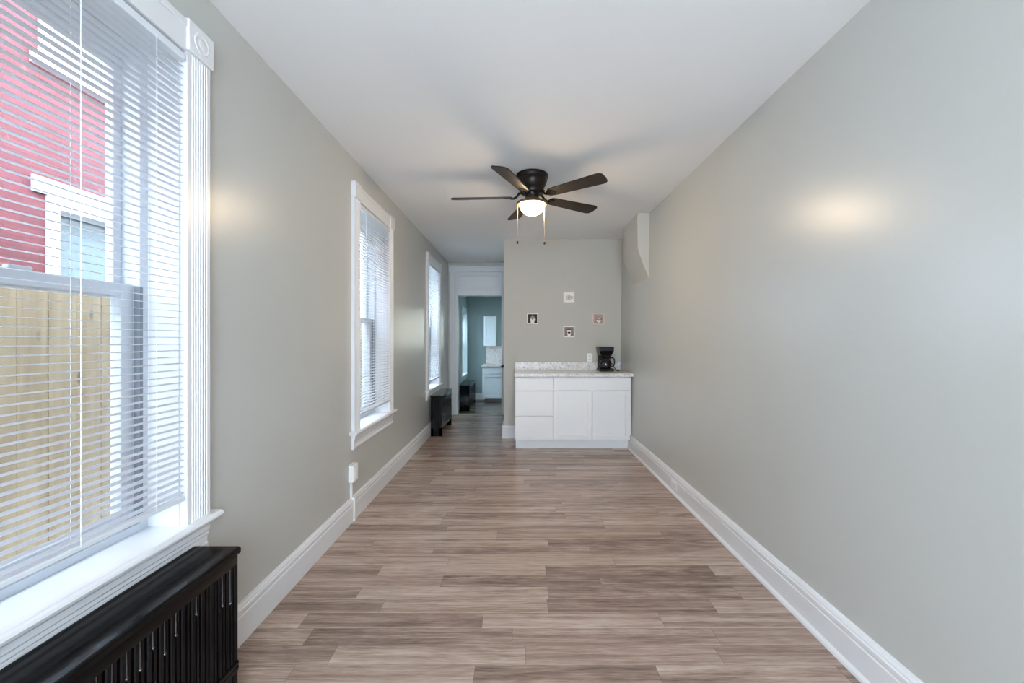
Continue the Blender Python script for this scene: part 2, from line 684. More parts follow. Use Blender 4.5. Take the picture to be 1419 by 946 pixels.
# baseboards: offsets from the wall face, height
BP = [(0, 0), (0.024, 0), (0.024, 0.118), (0.020, 0.122), (0.020, 0.127), (0.0225, 0.131), (0.0225, 0.146), (0.0165, 0.150), (0.0165, 0.156), (0.010, 0.166), (0, 0.168)]
BPS = [(0, 0), (0.045, 0), (0.043, 0.012), (0.034, 0.020), (0.030, 0.022)] + [(o + 0.006, z) for o, z in BP[2:-1]] + [(0, 0.172)]
struct(MB().prism([(XW + o, z) for o, z in BP], Y0, YD, 'y').build('baseboard_left', 'trim'))
mb = MB().prism([(XR_BOT + 0.006 - o, z) for o, z in BPS], Y0, YB, 'y')
struct(mb.build('baseboard_right', 'trim'))
struct(MB().prism([(YB - o, z) for o, z in BP], -0.192 - 0.022, -0.036, 'x').build('baseboard_back', 'trim'))
struct(MB().prism([(-0.192 - o, z) for o, z in BP], YB - 0.02, YD, 'y').build('baseboard_passage', 'trim'))
struct(MB().prism([(KY - o, KF + z) for o, z in BP], KX, -0.86, 'x').build('baseboard_kitchen', 'trim'))


# ------------------------------------------------------------------ windows (local frame: wall face x = 0, room towards +x, centre y = 0)
def fluted(y0, y1, z0, z1, th, n=7):
    """vertical casing board with reeded face"""
    pts = [(0, y0), (th, y0)]
    m_ = 0.014
    span = (y1 - y0 - 2 * m_) / n
    for k in range(n):
        a = y0 + m_ + k * span
        pts += [(th, a + span * 0.10), (th - 0.0022, a + span * 0.30), (th - 0.0022, a + span * 0.70), (th, a + span * 0.90)]
    pts += [(th, y1), (0, y1)]
    return MB().prism(pts, z0, z1, 'z')


def make_window(name, loc, hw=WHW, z0=WZ0, z1=WZ1, casing=0.11, zmid=1.486, trim='trim', vinyl='sash'):
    root = struct(empty(name, loc))
    ow = hw + casing
    th = 0.025
    for sgn in (-1, 1):
        a, b = sorted((sgn * (hw - 0.004), sgn * ow))
        struct(fluted(a, b, z0 + 0.026, z1 + 0.004, th).build('side_casing', trim, root))
        a, b = sorted((sgn * (hw - 0.010), sgn * (ow + 0.008)))
        mb = MB().box(0, 0.036, a, b, z1 + 0.004, z1 + 0.118, 0.004)
        yc = (a + b) / 2
        zc = z1 + 0.061
        mb.lathe([(0.040, 0.034), (0.038, 0.0375), (0.032, 0.0385), (0.028, 0.0370), (0.020, 0.0370), (0.014, 0.0385), (0.001, 0.0395)], 0, yc, zc, 24, 'x')
        struct(mb.build('corner_block', trim, root))
    mb = MB().box(0, 0.027, -hw + 0.01, hw - 0.01, z1 - 0.003, z1 + 0.105, 0.003)
    mb.box(0, 0.031, -hw + 0.01, hw - 0.01, z1 + 0.083, z1 + 0.110, 0.003)
    struct(mb.build('head_casing', trim, root))
    # stool with rounded nose, apron with two moulded steps
    sp = [(-0.155, z0 - 0.008), (0.045, z0), (0.053, z0 + 0.005), (0.056, z0 + 0.013), (0.053, z0 + 0.021), (0.045, z0 + 0.026), (-0.155, z0 + 0.026)]
    mb = MB().prism(sp, -hw, hw, 'y')
    sp2 = [(0.0, z0)] + sp[1:6] + [(0.0, z0 + 0.026)]
    mb.prism(sp2, hw, ow + 0.035, 'y')
    mb.prism(sp2, -ow - 0.035, -hw, 'y')
    struct(mb.build('window_sill', trim, root))
    ap = [(0, z0 - 0.112), (0.014, z0 - 0.112), (0.020, z0 - 0.104), (0.020, z0 - 0.088), (0.016, z0 - 0.082), (0.016, z0 - 0.058),
          (0.021, z0 - 0.052), (0.021, z0 - 0.040), (0.026, z0 - 0.034), (0.026, z0 - 0.016), (0.036, z0 - 0.006), (0.036, z0), (0, z0)]
    struct(MB().prism(ap, -ow + 0.002, ow - 0.002, 'y').build('apron', trim, root))
    # jamb lining
    mb = MB()
    mb.box(-0.235, 0.0, -hw, -hw + 0.012, z0 + 0.02, z1)
    mb.box(-0.235, 0.0, hw - 0.012, hw, z0 + 0.02, z1)
    mb.box(-0.235, 0.0, -hw, hw, z1 - 0.012, z1)
    struct(mb.build('jamb', trim, root))
    # vinyl frame with tracks
    f0, f1 = hw - 0.012, hw - 0.045
    mb = MB()
    for sgn in (-1, 1):
        a, b = sorted((sgn * f0, sgn * f1))
        mb.box(-0.215, -0.110, a, b, z0, z1 - 0.012, 0.002)
    mb.box(-0.215, -0.110, -f1, f1, z1 - 0.05, z1 - 0.012, 0.002)
    mb.prism([(-0.245, z0 - 0.03), (-0.110, z0 + 0.0), (-0.110, z0 + 0.052), (-0.215, z0 + 0.030)], -f1, f1, 'y')
    struct(mb.build('window_frame', vinyl, root))

    def sash(nm, x0, x1, za, zb, st, rb, rt):
        mb = MB()
        w_ = f1 - 0.002
        mb.box(x0, x1, -w_, -w_ + st, za, zb, 0.003)
        mb.box(x0, x1, w_ - st, w_, za, zb, 0.003)
        mb.box(x0, x1, -w_ + st, w_ - st, za, za + rb, 0.003)
        mb.box(x0, x1, -w_ + st, w_ - st, zb - rt, zb, 0.003)
        s_ = struct(mb.build(nm, vinyl, root))
        xm = (x0 + x1) / 2
        g = MB().box(xm - 0.002, xm + 0.002, -w_ + st - 0.005, w_ - st + 0.005, za + rb - 0.005, zb - rt + 0.005)
        struct(g.build('pane', 'glass', s_))
        return s_
    sash('upper_sash', -0.203, -0.173, zmid - 0.020, z1 - 0.05, 0.030, 0.040, 0.036)
    lo = sash('lower_sash', -0.168, -0.132, z0 + 0.050, zmid + 0.024, 0.046, 0.052, 0.042)
    struct(MB().box(-0.155, -0.138, -0.03, 0.03, zmid + 0.0235, zmid + 0.036, 0.003).build('sash_lock', vinyl, lo))
    # dark slots of the balance tracks beside the sashes
    mb = MB()
    for sgn in (-1, 1):
        a, b = sorted((sgn * (f1 - 0.0005), sgn * (f1 + 0.012)))
        mb.box(-0.1310, -0.1095, a, b, z0 + 0.06, zmid + 0.02)
    struct(mb.build('balance_track', 'grey_gap', root))
    return root


for i, yc in enumerate(WINY):
    make_window('window_%d' % (i + 1), (XW, yc, 0))


# kitchen window
M['kitchen_trim'] = paint('unlit_teal_trim_paint', (0.42, 0.50, 0.52), 0.35, 0.5)  # the casings' unlit tone is put into this colour
make_window('window_4', (KX, KWC, 0), KWH, KWZ0, KWZ1, 0.085, 1.24, 'kitchen_trim', 'sash')


# ------------------------------------------------------------------ mini blinds
def make_blind(label, loc):
    root = thing('window_blind', label, 'blind', loc, 'white mini blinds')
    hw = WHW - 0.0125
    xc = 0.012
    zt, zb = WZ1 - 0.014, 0.742
    mb = MB().box(xc - 0.016, xc + 0.013, -hw, hw, zt - 0.027, zt, 0.003)
    mb.build('headrail', 'vinyl', root)
    # slats: one cambered louvre repeated
    n = int((zt - 0.05 - zb - 0.03) / 0.0228)
    pitch = (zt - 0.05 - zb - 0.03) / n
    mb = MB()
    for k in range(n + 1):
        z = zb + 0.03 + k * pitch
        tilt = R(-4 + random.uniform(-1.2, 1.2))
        sag = random.uniform(-0.0006, 0.0006)
        rows = []
        for q in range(5):
            t = q / 4 - 0.5
            px = t * 0.025
            pz = 0.0020 * (1 - (2 * t) ** 2)
            rx = px * math.cos(tilt) - pz * math.sin(tilt)
            rz = px * math.sin(tilt) + pz * math.cos(tilt)
            rows.append((mb.bm.verts.new((xc + rx, -hw + 0.003, z + rz + sag)), mb.bm.verts.new((xc + rx, hw - 0.003, z + rz - sag))))
        for q in range(4):
            mb.bm.faces.new((rows[q][0], rows[q + 1][0], rows[q + 1][1], rows[q][1]))
    sl = mb.build('slats', 'slat', root, True, 60)
    mb = MB().box(xc - 0.012, xc + 0.012, -hw, hw, zb, zb + 0.016, 0.003)
    br = mb.build('bottom_rail', 'vinyl', root)
    for y in (-0.245, 0.0, 0.245):
        mb = MB()
        mb.tube([(xc + 0.0140, y, zt - 0.02), (xc + 0.0140, y, zb + 0.01)], 0.0009, 6)
        mb.tube([(xc - 0.0140, y, zt - 0.02), (xc - 0.0140, y, zb + 0.01)], 0.0009, 6)
        mb.build('ladder_cord', 'cord', root)
    mb = MB().tube([(xc + 0.017, -0.272, zt - 0.02), (xc + 0.022, -0.272, zt - 0.04), (xc + 0.022, -0.272, zt - 0.62)], 0.0032, 6)
    mb.build('tilt_wand', 'vinyl', root)
    return root


make_blind('white mini blind in the nearest large window above the black radiator', (XW, WINY[0], 0))
make_blind('white mini blind in the middle window of the left wall', (XW, WINY[1], 0))
make_blind('white mini blind in the far narrow-looking window beside the passage', (XW, WINY[2], 0))


# ------------------------------------------------------------------ radiators (local: wall side x = 0, front x = D, length along y, floor z = 0)
def make_radiator(label, loc, L=0.82, D=0.162, Ht=0.556):
    root = thing('radiator', label, 'radiator', loc, 'black painted radiators')
    # flat top with a rolled front lip
    pts = [(-0.004, Ht - 0.020), (D + 0.002, Ht - 0.026), (D + 0.006, Ht - 0.022), (D + 0.007, Ht - 0.008), (D + 0.004, Ht - 0.002), (D - 0.002, Ht), (-0.004, Ht)]
    MB().prism(pts, 0, L, 'y').build('top_panel', 'black', root)
    z0, z1 = 0.105, Ht - 0.022
    n = max(6, int(round((L - 0.05) / 0.0412)))
    p = (L - 0.05) / n
    # front: plain band above rows of fluted sections
    runs = []
    mb = MB()
    mb.box(D - 0.016, D, 0.006, L - 0.006, z1 - 0.040, z1, 0.003)
    for k in range(n):
        y = 0.025 + (k + 0.5) * p
        a = p * 0.5
        out = [(D - 0.024, y - a), (D - 0.020, y - a), (D - 0.016, y - a * 0.86), (D - 0.006, y - a * 0.80), (D - 0.002, y - a * 0.62), (D - 0.002, y - a * 0.18),
               (D - 0.010, y - a * 0.10), (D - 0.010, y + a * 0.10), (D - 0.002, y + a * 0.18), (D - 0.002, y + a * 0.62), (D - 0.006, y + a * 0.80), (D - 0.016, y + a * 0.86), (D - 0.020, y + a), (D - 0.024, y + a)]
        mb.prism(out, z0 + 0.03, z1 - 0.036, 'z')
        # runs of thick enamel at the ends of the slots
        zz = z1 - 0.036 - random.uniform(0.05, 0.15)
        if random.random() < 0.3:
            continue
        dr = MB()
        runs.append(dr)
        dr.tube([(D - 0.004, y, z1 - 0.038), (D - 0.003, y, zz)], [0.0022, 0.0028], 6)
        dr.ball((D - 0.002, y, zz - 0.002), 0.0042, 1.4, 8)
    fp = mb.build('front_panel', 'black', root, True, 40)
    for dr in runs:
        tag(dr.build('paint_run', 'wet_black', fp, True), 'shiny hardened drip of black paint')
    # ends
    for y0, y1 in ((0.004, 0.024), (L - 0.024, L - 0.004)):
        mb = MB().box(0.004, D - 0.001, y0, y1, 0.0, z1, 0.004)
        for q in range(4):
            xc = 0.026 + q * (D - 0.052) / 3
            ye = y0 if y0 < L / 2 else y1
            mb.box(xc - 0.008, xc + 0.008, ye - 0.005, ye + 0.005, z0 + 0.03, z1 - 0.03, 0.003)
        mb.build('end_panel', 'black', root)
    mb = MB().box(0.012, 0.030, 0.02, L - 0.02, z0 + 0.02, z1 - 0.01)
    mb.build('back_panel', 'black', root)
    mb = MB()
    mb.prism([(D - 0.026, z0), (D + 0.001, z0), (D + 0.003, z0 + 0.012), (D + 0.001, z0 + 0.020), (D + 0.003, z0 + 0.028), (D + 0.001, z0 + 0.036), (D - 0.026, z0 + 0.036)], 0.006, L - 0.006, 'y')
    mb.build('bottom_rail', 'black', root)
    for yc in (0.024, L - 0.024):
        for xc in (0.022, D - 0.024):
            s_ = 1 if yc < L / 2 else -1
            out = [(yc - s_ * 0.020, 0), (yc + s_ * 0.012, 0), (yc + s_ * 0.014, 0.05), (yc + s_ * 0.026, 0.085), (yc + s_ * 0.055, z0 + 0.004), (yc - s_ * 0.020, z0 + 0.004)]
            MB().prism(out, xc - 0.018, xc + 0.018, 'x').build('foot', 'black', root)
    return root


make_radiator('black slatted radiator in the left foreground below the nearest window', (-1.193, 0.757, 0))
make_radiator('black radiator below the far window beside the passage doorway', (-1.193, 5.80, 0), 0.815)
make_radiator('black radiator seen through the doorway below the kitchen window', (KX + 0.028, 9.13, KF), 1.24, 0.215, 0.555)

# ------------------------------------------------------------------ doorway: casing, closed transom panel, jambs, threshold, latch
root = struct(empty('door_1', (0, YD, 0)))


def fl_x(x0, x1, z0, z1, th, n=5):
    pts = [(x0, 0), (x0, -th)]
    m_ = 0.014
    span = (x1 - x0 - 2 * m_) / n
    for k in range(n):
        a = x0 + m_ + k * span
        pts += [(a + span * 0.10, -th), (a + span * 0.35, -th + 0.004), (a + span * 0.65, -th + 0.004), (a + span * 0.90, -th)]
    pts += [(x1, -th), (x1, 0)]
    return MB().prism(pts, z0, z1, 'z')


struct(fl_x(-1.196, DX0, 0, 2.49, 0.026).build('side_casing', 'trim', root))
struct(fl_x(DX1, -0.216, 0, 2.49, 0.026, 3).build('side_casing', 'trim', root))
mb = MB().box(-1.204, -1.070, -0.036, 0, 2.485, 2.605, 0.004)
mb.lathe([(0.042, -0.034), (0.042, -0.040), (0.030, -0.042), (0.024, -0.038), (0.001, -0.043)], -1.137, 0, 2.545, 20, 'y')
struct(mb.build('corner_block', 'trim', root))
struct(MB().box(-1.07, -0.216, -0.034, 0, 2.490, 2.602, 0.006).build('head_casing', 'trim', root))
mb = MB().box(DX0, DX1, -0.004, -0.0005, DZ + 0.10, 2.49)
mb.box(DX0, DX1, -0.026, 0.0, 2.425, 2.49, 0.006)
mb.box(DX0, DX1, -0.026, 0.0, DZ + 0.10, DZ + 0.150, 0.006)
mb.box(DX0, DX0 + 0.06, -0.025, 0.0, DZ + 0.10, 2.49, 0.003)
mb.box(DX1 - 0.06, DX1, -0.025, 0.0, DZ + 0.10, 2.49, 0.003)
struct(mb.build('transom_panel', 'trim', root))
mb = MB().box(DX0, DX1, -0.038, 0.12, DZ, DZ + 0.105, 0.006)
mb.box(DX0 - 0.005, DX1 + 0.005, -0.034, 0.0, DZ + 0.002, DZ + 0.018, 0.003)
struct(mb.build('transom_bar', 'trim', root))
mb = MB().box(DX0, DX0 + 0.02, 0.0, 0.12, 0, DZ)
mb.box(DX1 - 0.02 + 0.02, DX1 + 0.02, 0.0, 0.12, 0, DZ)
struct(mb.build('jamb', 'trim', root))
struct(MB().prism([(-0.05, 0), (-0.044, 0.006), (0.10, 0.008), (0.118, 0.0)], DX0 - 0.10, DX1 + 0.09, 'x').build('threshold', 'threshold', root))
mb = MB()
mb.lathe([(0.024, -0.026), (0.024, -0.031), (0.009, -0.034), (0.009, -0.055), (0.020, -0.060), (0.026, -0.072), (0.022, -0.084), (0.002, -0.088)], DX1 + 0.026, 0, 0.852, 20, 'y')
mb.lathe([(0.0075, 0.0), (0.0075, 0.040), (0.001, 0.042)], DX1 - 0.015, -0.036, 0.852, 12, 'x')
struct(mb.build('latch_knob', 'fan_metal', root, True))

# ------------------------------------------------------------------ ceiling fan
FX, FY = 0.113, 3.465
fan = thing('ceiling_fan', 'dark bronze five-blade ceiling fan with a lit bowl lamp', 'ceiling fan', (FX, FY, CZ))
mb = MB().lathe([(0.118, 0.0), (0.128, -0.006), (0.130, -0.022), (0.127, -0.030), (0.127, -0.040), (0.122, -0.046), (0.122, -0.058), (0.117, -0.064), (0.114, -0.080), (0.100, -0.110), (0.092, -0.120), (0.002, -0.121)], n=56)
mb.build('motor_housing', 'fan_metal', fan, True)
mb = MB().lathe([(0.060, -0.118), (0.095, -0.124), (0.098, -0.142), (0.092, -0.156), (0.060, -0.160), (0.055, -0.176), (0.056, -0.190), (0.002, -0.191)], n=48)
for k in range(10):
    a = 2 * PI * k / 10
    mb.ball((0.092 * math.cos(a), 0.092 * math.sin(a), -0.134), 0.012, 1.0, 8)
mb.build('flywheel', 'fan_metal', fan, True)
ZB = 2.474 - CZ
for k, th in enumerate((-40, 32, 104, 176, 248)):
    L0, L1, w0, w1, t = 0.165, 0.665, 0.050, 0.066, 0.004
    out = [(L0, -w0 * 0.55), (L0 + 0.018, -w0 * 0.9), (L0 + 0.05, -w0)]
    out += [(L1 - 0.045, -w1), (L1 - 0.018, -w1 * 0.93), (L1 - 0.003, -w1 * 0.70)]
    out += [(L1, w1 * 0.25), (L1 - 0.012, w1 * 0.80), (L1 - 0.040, w1)]
    out += [(L0 + 0.05, w0), (L0 + 0.018, w0 * 0.9), (L0, w0 * 0.55)]
    mb = MB().prism(out, -t, t, 'z')
    rot = Matrix.Rotation(R(th), 4, 'Z') @ Matrix.Translation((0, 0, ZB)) @ Matrix.Rotation(R(-13), 4, 'X')
    mb.xf(rot)
    bl = mb.build('blade', 'fan_blade', fan)
    mb = MB()
    mb.tube([(0.080, 0, 0.034), (0.105, 0, 0.030), (0.125, 0, 0.004), (0.150, 0, -0.008), (0.175, 0, -0.0085)], [0.010, 0.010, 0.009, 0.009, 0.008], 8)
    mb.prism([(0.150, -0.018), (0.170, -0.036), (0.205, -0.034), (0.225, -0.012), (0.225, 0.012), (0.205, 0.034), (0.170, 0.036), (0.150, 0.018)], -0.009, -0.0035, 'z')
    for dy in (-0.022, 0.022):
        mb.ball((0.19, dy, -0.009), 0.006, 0.6, 8)
    mb.xf(rot)
    mb.build('blade_arm', 'fan_metal', bl, True)
mb = MB().lathe([(0.050, -0.188), (0.052, -0.200), (0.070, -0.212), (0.105, -0.222), (0.124, -0.230), (0.128, -0.240), (0.124, -0.250), (0.108, -0.253), (0.098, -0.250), (0.096, -0.244)], n=56, cap=False)
mb.build('light_fitter', 'bronze', fan, True)
prof = [(0.100, -0.246)]
for q in range(1, 11):
    a = q / 10 * PI / 2
    prof.append((0.100 * math.cos(a) + 0.0005, -0.246 - 0.088 * math.sin(a)))
tag(MB().lathe(prof, n=56).build('bowl_shade', 'lamp', fan, True), 'glowing frosted glass bowl')
for dx, dy in ((-0.118, -0.02), (0.100, 0.0)):
    mb = MB().tube([(dx, dy, -0.244), (dx, dy, -0.545)], 0.0016, 6)
    ch = mb.build('pull_chain', 'brass', fan)
    MB().lathe([(0.001, -0.570), (0.007, -0.566), (0.0085, -0.556), (0.005, -0.546), (0.001, -0.543)], dx, dy, 0, 12).build('pull_knob', 'fan_metal', ch, True)

# ------------------------------------------------------------------ cabinets along the back wall
CF = 5.093                     # door faces
CB = YB - 0.002


def slab(x0, x1, z0, z1, y=CF, d=0.02):
    return MB().box(x0, x1, y, y + d, z0, z1, 0.002)


def shaker(x0, x1, z0, z1, y=CF, d=0.02, fr=0.055):
    mb = MB()
    mb.box(x0, x0 + fr, y, y + d, z0, z1, 0.0015)
    mb.box(x1 - fr, x1, y, y + d, z0, z1, 0.0015)
    mb.box(x0 + fr, x1 - fr, y, y + d, z0, z0 + fr, 0.0015)
    mb.box(x0 + fr, x1 - fr, y, y + d, z1 - fr, z1, 0.0015)
    mb.box(x0 + fr - 0.004, x1 - fr + 0.004, y + d * 0.7, y + d - 0.001, z0 + fr - 0.004, z1 - fr + 0.004)
    return mb


cab = thing('drawer_cabinet', 'white base cabinet with three stacked slab drawers, left under the counter', 'cabinet', (0, 0, 0))
MB().box(-0.037, 0.419, CF + 0.022, CB, 0.114, 0.872).build('body', 'cabinet', cab)
MB().box(-0.030, 0.419, CF + 0.075, CF + 0.090, 0.0, 0.114).build('toe_kick', 'cabinet', cab)
for z0, z1 in ((0.709, 0.862), (0.410, 0.700), (0.116, 0.401)):
    slab(-0.035, 0.4145, z0, z1).build('drawer', 'cabinet', cab)
cab2 = thing('door_cabinet', 'white base cabinet with two panelled doors under one wide drawer front', 'cabinet', (0, 0, 0))
MB().box(0.4195, 1.336, CF + 0.022, CB, 0.114, 0.872).build('body', 'cabinet', cab2)
MB().box(0.4195, 1.330, CF + 0.075, CF + 0.090, 0.0, 0.114).build('toe_kick', 'cabinet', cab2)
slab(0.4240, 1.334, 0.714, 0.864).build('drawer', 'cabinet', cab2)
for x0, x1 in ((0.4240, 0.8780), (0.8860, 1.334)):
    shaker(x0, x1, 0.116, 0.703).build('door', 'cabinet', cab2)
MB().box(1.3365, 1.352, CF + 0.012, CF + 0.05, 0.172, 0.872).build('filler_strip', 'cabinet', cab2)

ct = thing('countertop', 'pale speckled stone-look countertop on the white cabinets', 'countertop', (0, 0, 0))
MB().box(-0.046, 1.372, CF - 0.033, CB, 0.876, 0.914, 0.004).build('slab', 'stone', ct)
MB().box(-0.040, 1.366, CB - 0.02, CB, 0.914, 1.014, 0.003).build('backsplash', 'stone', ct)

# coffee maker (local: centre, front towards -y)
cm = thing('coffee_maker', 'black drip coffee maker with glass carafe on the countertop', 'coffee maker', (1.118, 5.49, 0.914))
MB().box(-0.092, 0.092, -0.11, 0.10, 0.0, 0.034, 0.010, 3).build('base', 'plastic_black', cm)
MB().box(-0.080, 0.080, 0.035, 0.098, 0.03, 0.27, 0.010, 3).build('water_tank', 'plastic_black', cm)
mb = MB()
lo_ = [(-0.066, -0.075), (0.066, -0.075), (0.080, 0.098), (-0.080, 0.098)]
hi_ = [(-0.092, -0.105), (0.092, -0.105), (0.092, 0.100), (-0.092, 0.100)]
for (za, A), (zb_, B_) in (((0.200, lo_), (0.262, hi_)), ((0.262, hi_), (0.302, hi_))):
    va = [mb.bm.verts.new((x, y, za)) for x, y in A]
    vb = [mb.bm.verts.new((x, y, zb_)) for x, y in B_]
    mb.bm.faces.new(va)
    mb.bm.faces.new(vb)
    for i in range(4):
        mb.bm.faces.new((va[i], va[(i + 1) % 4], vb[(i + 1) % 4], vb[i]))
bmesh.ops.remove_doubles(mb.bm, verts=mb.bm.verts, dist=1e-5)
mb.build('brew_head', 'plastic_black', cm)
MB().box(-0.094, 0.094, -0.107, 0.102, 0.300, 0.311, 0.004).build('lid', 'plastic_black', cm)
MB().box(0.040, 0.060, -0.112, -0.106, 0.010, 0.024, 0.002).build('switch', 'greyish', cm)
car = MB().lathe([(0.056, 0.037), (0.072, 0.050), (0.078, 0.085), (0.070, 0.125), (0.054, 0.155), (0.050, 0.166)], 0, -0.035, 0, 32).build('carafe', 'carafe_glass', cm, True)
MB().lathe([(0.0735, 0.110), (0.0735, 0.122), (0.070, 0.128), (0.072, 0.110)], 0, -0.035, 0, 32, cap=False).build('band', 'plastic_black', car, True)
MB().lathe([(0.054, 0.160), (0.056, 0.172), (0.050, 0.184), (0.020, 0.188), (0.002, 0.189)], 0, -0.035, 0, 32).build('carafe_lid', 'plastic_black', car, True)
MB().tube([(0.050, -0.060, 0.172), (0.080, -0.078, 0.172), (0.100, -0.088, 0.155), (0.103, -0.089, 0.110), (0.092, -0.083, 0.068), (0.070, -0.068, 0.062)], 0.0085, 10).build('handle', 'plastic_black', car, True)
cord = MB().tube([(0.078, 0.075, 0.10), (0.098, 0.06, 0.095), (0.112, 0.045, 0.070), (0.122, 0.01, 0.040), (0.134, -0.03, 0.022), (0.144, -0.055, 0.014)], 0.0042, 8).build('power_cord', 'plastic_black', cm, True)
mb = MB().tube([(0.140, -0.048, 0.016), (0.150, -0.072, 0.0125), (0.154, -0.084, 0.0125)], [0.008, 0.0115, 0.0115], 10)
mb.build('plug', 'plastic_black', cord)


# ------------------------------------------------------------------ four small pictures on the back wall
def picture(label, px, pz, size, frame_mat, ground_mat, fr=0.014):
    o = thing('wall_picture', label, 'picture', (px, YB, pz), 'coffee pictures on the back wall')
    h = size / 2
    mb = MB()
    mb.box(-h, -h + fr, -0.018, 0, -h, h, 0.001)
    mb.box(h - fr, h, -0.018, 0, -h, h, 0.001)
    mb.box(-h + fr, h - fr, -0.018, 0, -h, -h + fr, 0.001)
    mb.box(-h + fr, h - fr, -0.018, 0, h - fr, h, 0.001)
    mb.build('frame', frame_mat, o)
    MB().box(-h + fr - 0.001, h - fr + 0.001, -0.013, -0.001, -h + fr - 0.001, h - fr + 0.001).build('board', ground_mat, o)
    return o


def flat(pts, name, mat, parent, y0=-0.0165, y1=-0.0128):
    return MB().prism(pts, y0, y1, 'y').build(name, mat, parent)


def heart(cx, cz, s):
    return [(cx + s * 16 * math.sin(t) ** 3 / 17, cz + s * (13 * math.cos(t) - 5 * math.cos(2 * t) - 2 * math.cos(3 * t) - math.cos(4 * t)) / 17)
            for t in [2 * PI * k / 28 for k in range(28)]]


def px2x(p):
    return (p - 718) * YB / 591.25


def py2z(p):
    return H - (p - 470) * YB / 591.25


# top: cream tile with a coiled mug
p = picture('cream square picture of an outlined coiled mug, topmost on the back wall', px2x(788.2), py2z(411.9), 0.150, 'cream', 'white_board', 0.012)
mb = MB()
mb.tube([(0.000 + 0.032 * math.cos(a), -0.0145, -0.004 + 0.026 * math.sin(a)) for a in [2 * PI * k / 24 for k in range(25)]], 0.0028, 6)
mb.tube([(0.000 + 0.020 * (1 - k / 40) * math.cos(k * 0.42), -0.0145, -0.004 + 0.017 * (1 - k / 40) * math.sin(k * 0.42)) for k in range(32)], 0.0026, 6)
mb.tube([(0.042 + 0.013 * math.cos(a), -0.0145, -0.004 + 0.015 * math.sin(a)) for a in [2 * PI * k / 16 for k in range(17)]], 0.0026, 6)
mb.tube([(-0.02, -0.0145, -0.034), (0.02, -0.0145, -0.034)], 0.0022, 6)
mb.build('mug_drawing', 'greyish', p)
# left: dark tile with a pale topped cup
p = picture('dark brown square picture of a pale tall topped cup, leftmost on the back wall', px2x(738.0), py2z(441.5), 0.148, 'white_board', 'brown_black', 0.013)
cup = flat([(-0.024, -0.058), (0.020, -0.058), (0.026, 0.000), (-0.030, 0.000)], 'cup_drawing', 'cream', p)
flat([(-0.034, 0.000), (0.034, 0.002), (0.032, 0.018), (0.018, 0.032), (0.006, 0.052), (-0.002, 0.056), (-0.014, 0.036), (-0.028, 0.022)], 'topping', 'greyish', cup, -0.0160)
flat([(0.026, -0.030), (0.040, -0.014), (0.038, 0.002), (0.026, 0.000)], 'handle', 'cream', cup)
flat(heart(0.0, -0.008, 0.011), 'heart', 'brown_ink', cup, -0.0180, -0.0160)
# right: tan tile with a white cup
p = picture('tan square picture of a white cup with a heart, rightmost on the back wall', px2x(829.2), py2z(442.0), 0.158, 'blush', 'tan', 0.019)
cup = flat([(-0.028 * math.cos(a), -0.008 - 0.038 * math.sin(a)) for a in [PI * k / 14 for k in range(15)]], 'cup_drawing', 'white_board', p)
flat([(-0.030, -0.008), (0.030, -0.008), (0.032, 0.002), (-0.028, 0.006)], 'cup_rim', 'brown_ink', cup, -0.0170)
flat([(-0.026, 0.006), (0.028, 0.002), (0.022, 0.014), (0.004, 0.012), (-0.010, 0.018)], 'foam', 'white_board', cup, -0.0160)
flat([(0.028, -0.010), (0.040, -0.006), (0.052, 0.012), (0.044, 0.010), (0.030, 0.002)], 'handle', 'brown_ink', cup)
flat(heart(0.0, -0.022, 0.010), 'heart', 'brown_ink', cup, -0.0180, -0.0160)
# bottom: taupe tile with a to-go cup
p = picture('taupe square picture of a white takeaway cup with black lid, lowest on the back wall', px2x(788.4), py2z(459.4), 0.150, 'white_board', 'taupe', 0.013)
cup = flat([(-0.018, -0.058), (0.018, -0.058), (0.025, 0.022), (-0.025, 0.022)], 'cup_drawing', 'white_board', p)
flat([(-0.028, 0.024), (0.028, 0.024), (0.022, 0.042), (-0.022, 0.042)], 'cup_lid', 'brown_black', cup)
flat(heart(0.0, -0.016, 0.020), 'heart', 'brown_black', cup, -0.0180, -0.0160)

# ------------------------------------------------------------------ outlets
o = thing('wall_outlet', 'white outlet plate on the back wall just above the counter', 'outlet', (px2x(817), YB, 1.075))
MB().box(-0.038, 0.038, -0.007, 0, -0.058, 0.058, 0.003).build('cover_plate', 'plastic_white', o)
for z in (-0.021, 0.021):
    rc = MB().box(-0.016, 0.016, -0.0095, -0.006, z - 0.014, z + 0.014, 0.002).build('receptacle', 'plastic_white', o)
    MB().box(-0.008, -0.005, -0.0100, -0.0090, z - 0.004, z + 0.007).box(0.005, 0.008, -0.0100, -0.0090, z - 0.004, z + 0.007).build('slot', 'dark', rc)

o = thing('outlet_box', 'pale surface-mounted outlet box with conduit on the left wall', 'outlet', (XW, 3.106, 0))
MB().box(0, 0.034, -0.042, 0.042, 0.290, 0.414, 0.003).build('box', 'plastic_white', o)
MB().box(0.034, 0.040, -0.040, 0.040, 0.292, 0.412, 0.002).build('cover_plate', 'plastic_white', o)
MB().box(0.040, 0.0425, -0.017, 0.017, 0.316, 0.388, 0.001).build('receptacle', 'plastic_white', o)
MB().box(0, 0.014, -0.010, 0.010, 0.160, 0.292, 0.002).box(0.0235, 0.034, -0.010, 0.010, 0.0, 0.152, 0.002).box(0.0, 0.034, -0.010, 0.010, 0.150, 0.170, 0.002).build('conduit', 'plastic_white', o)

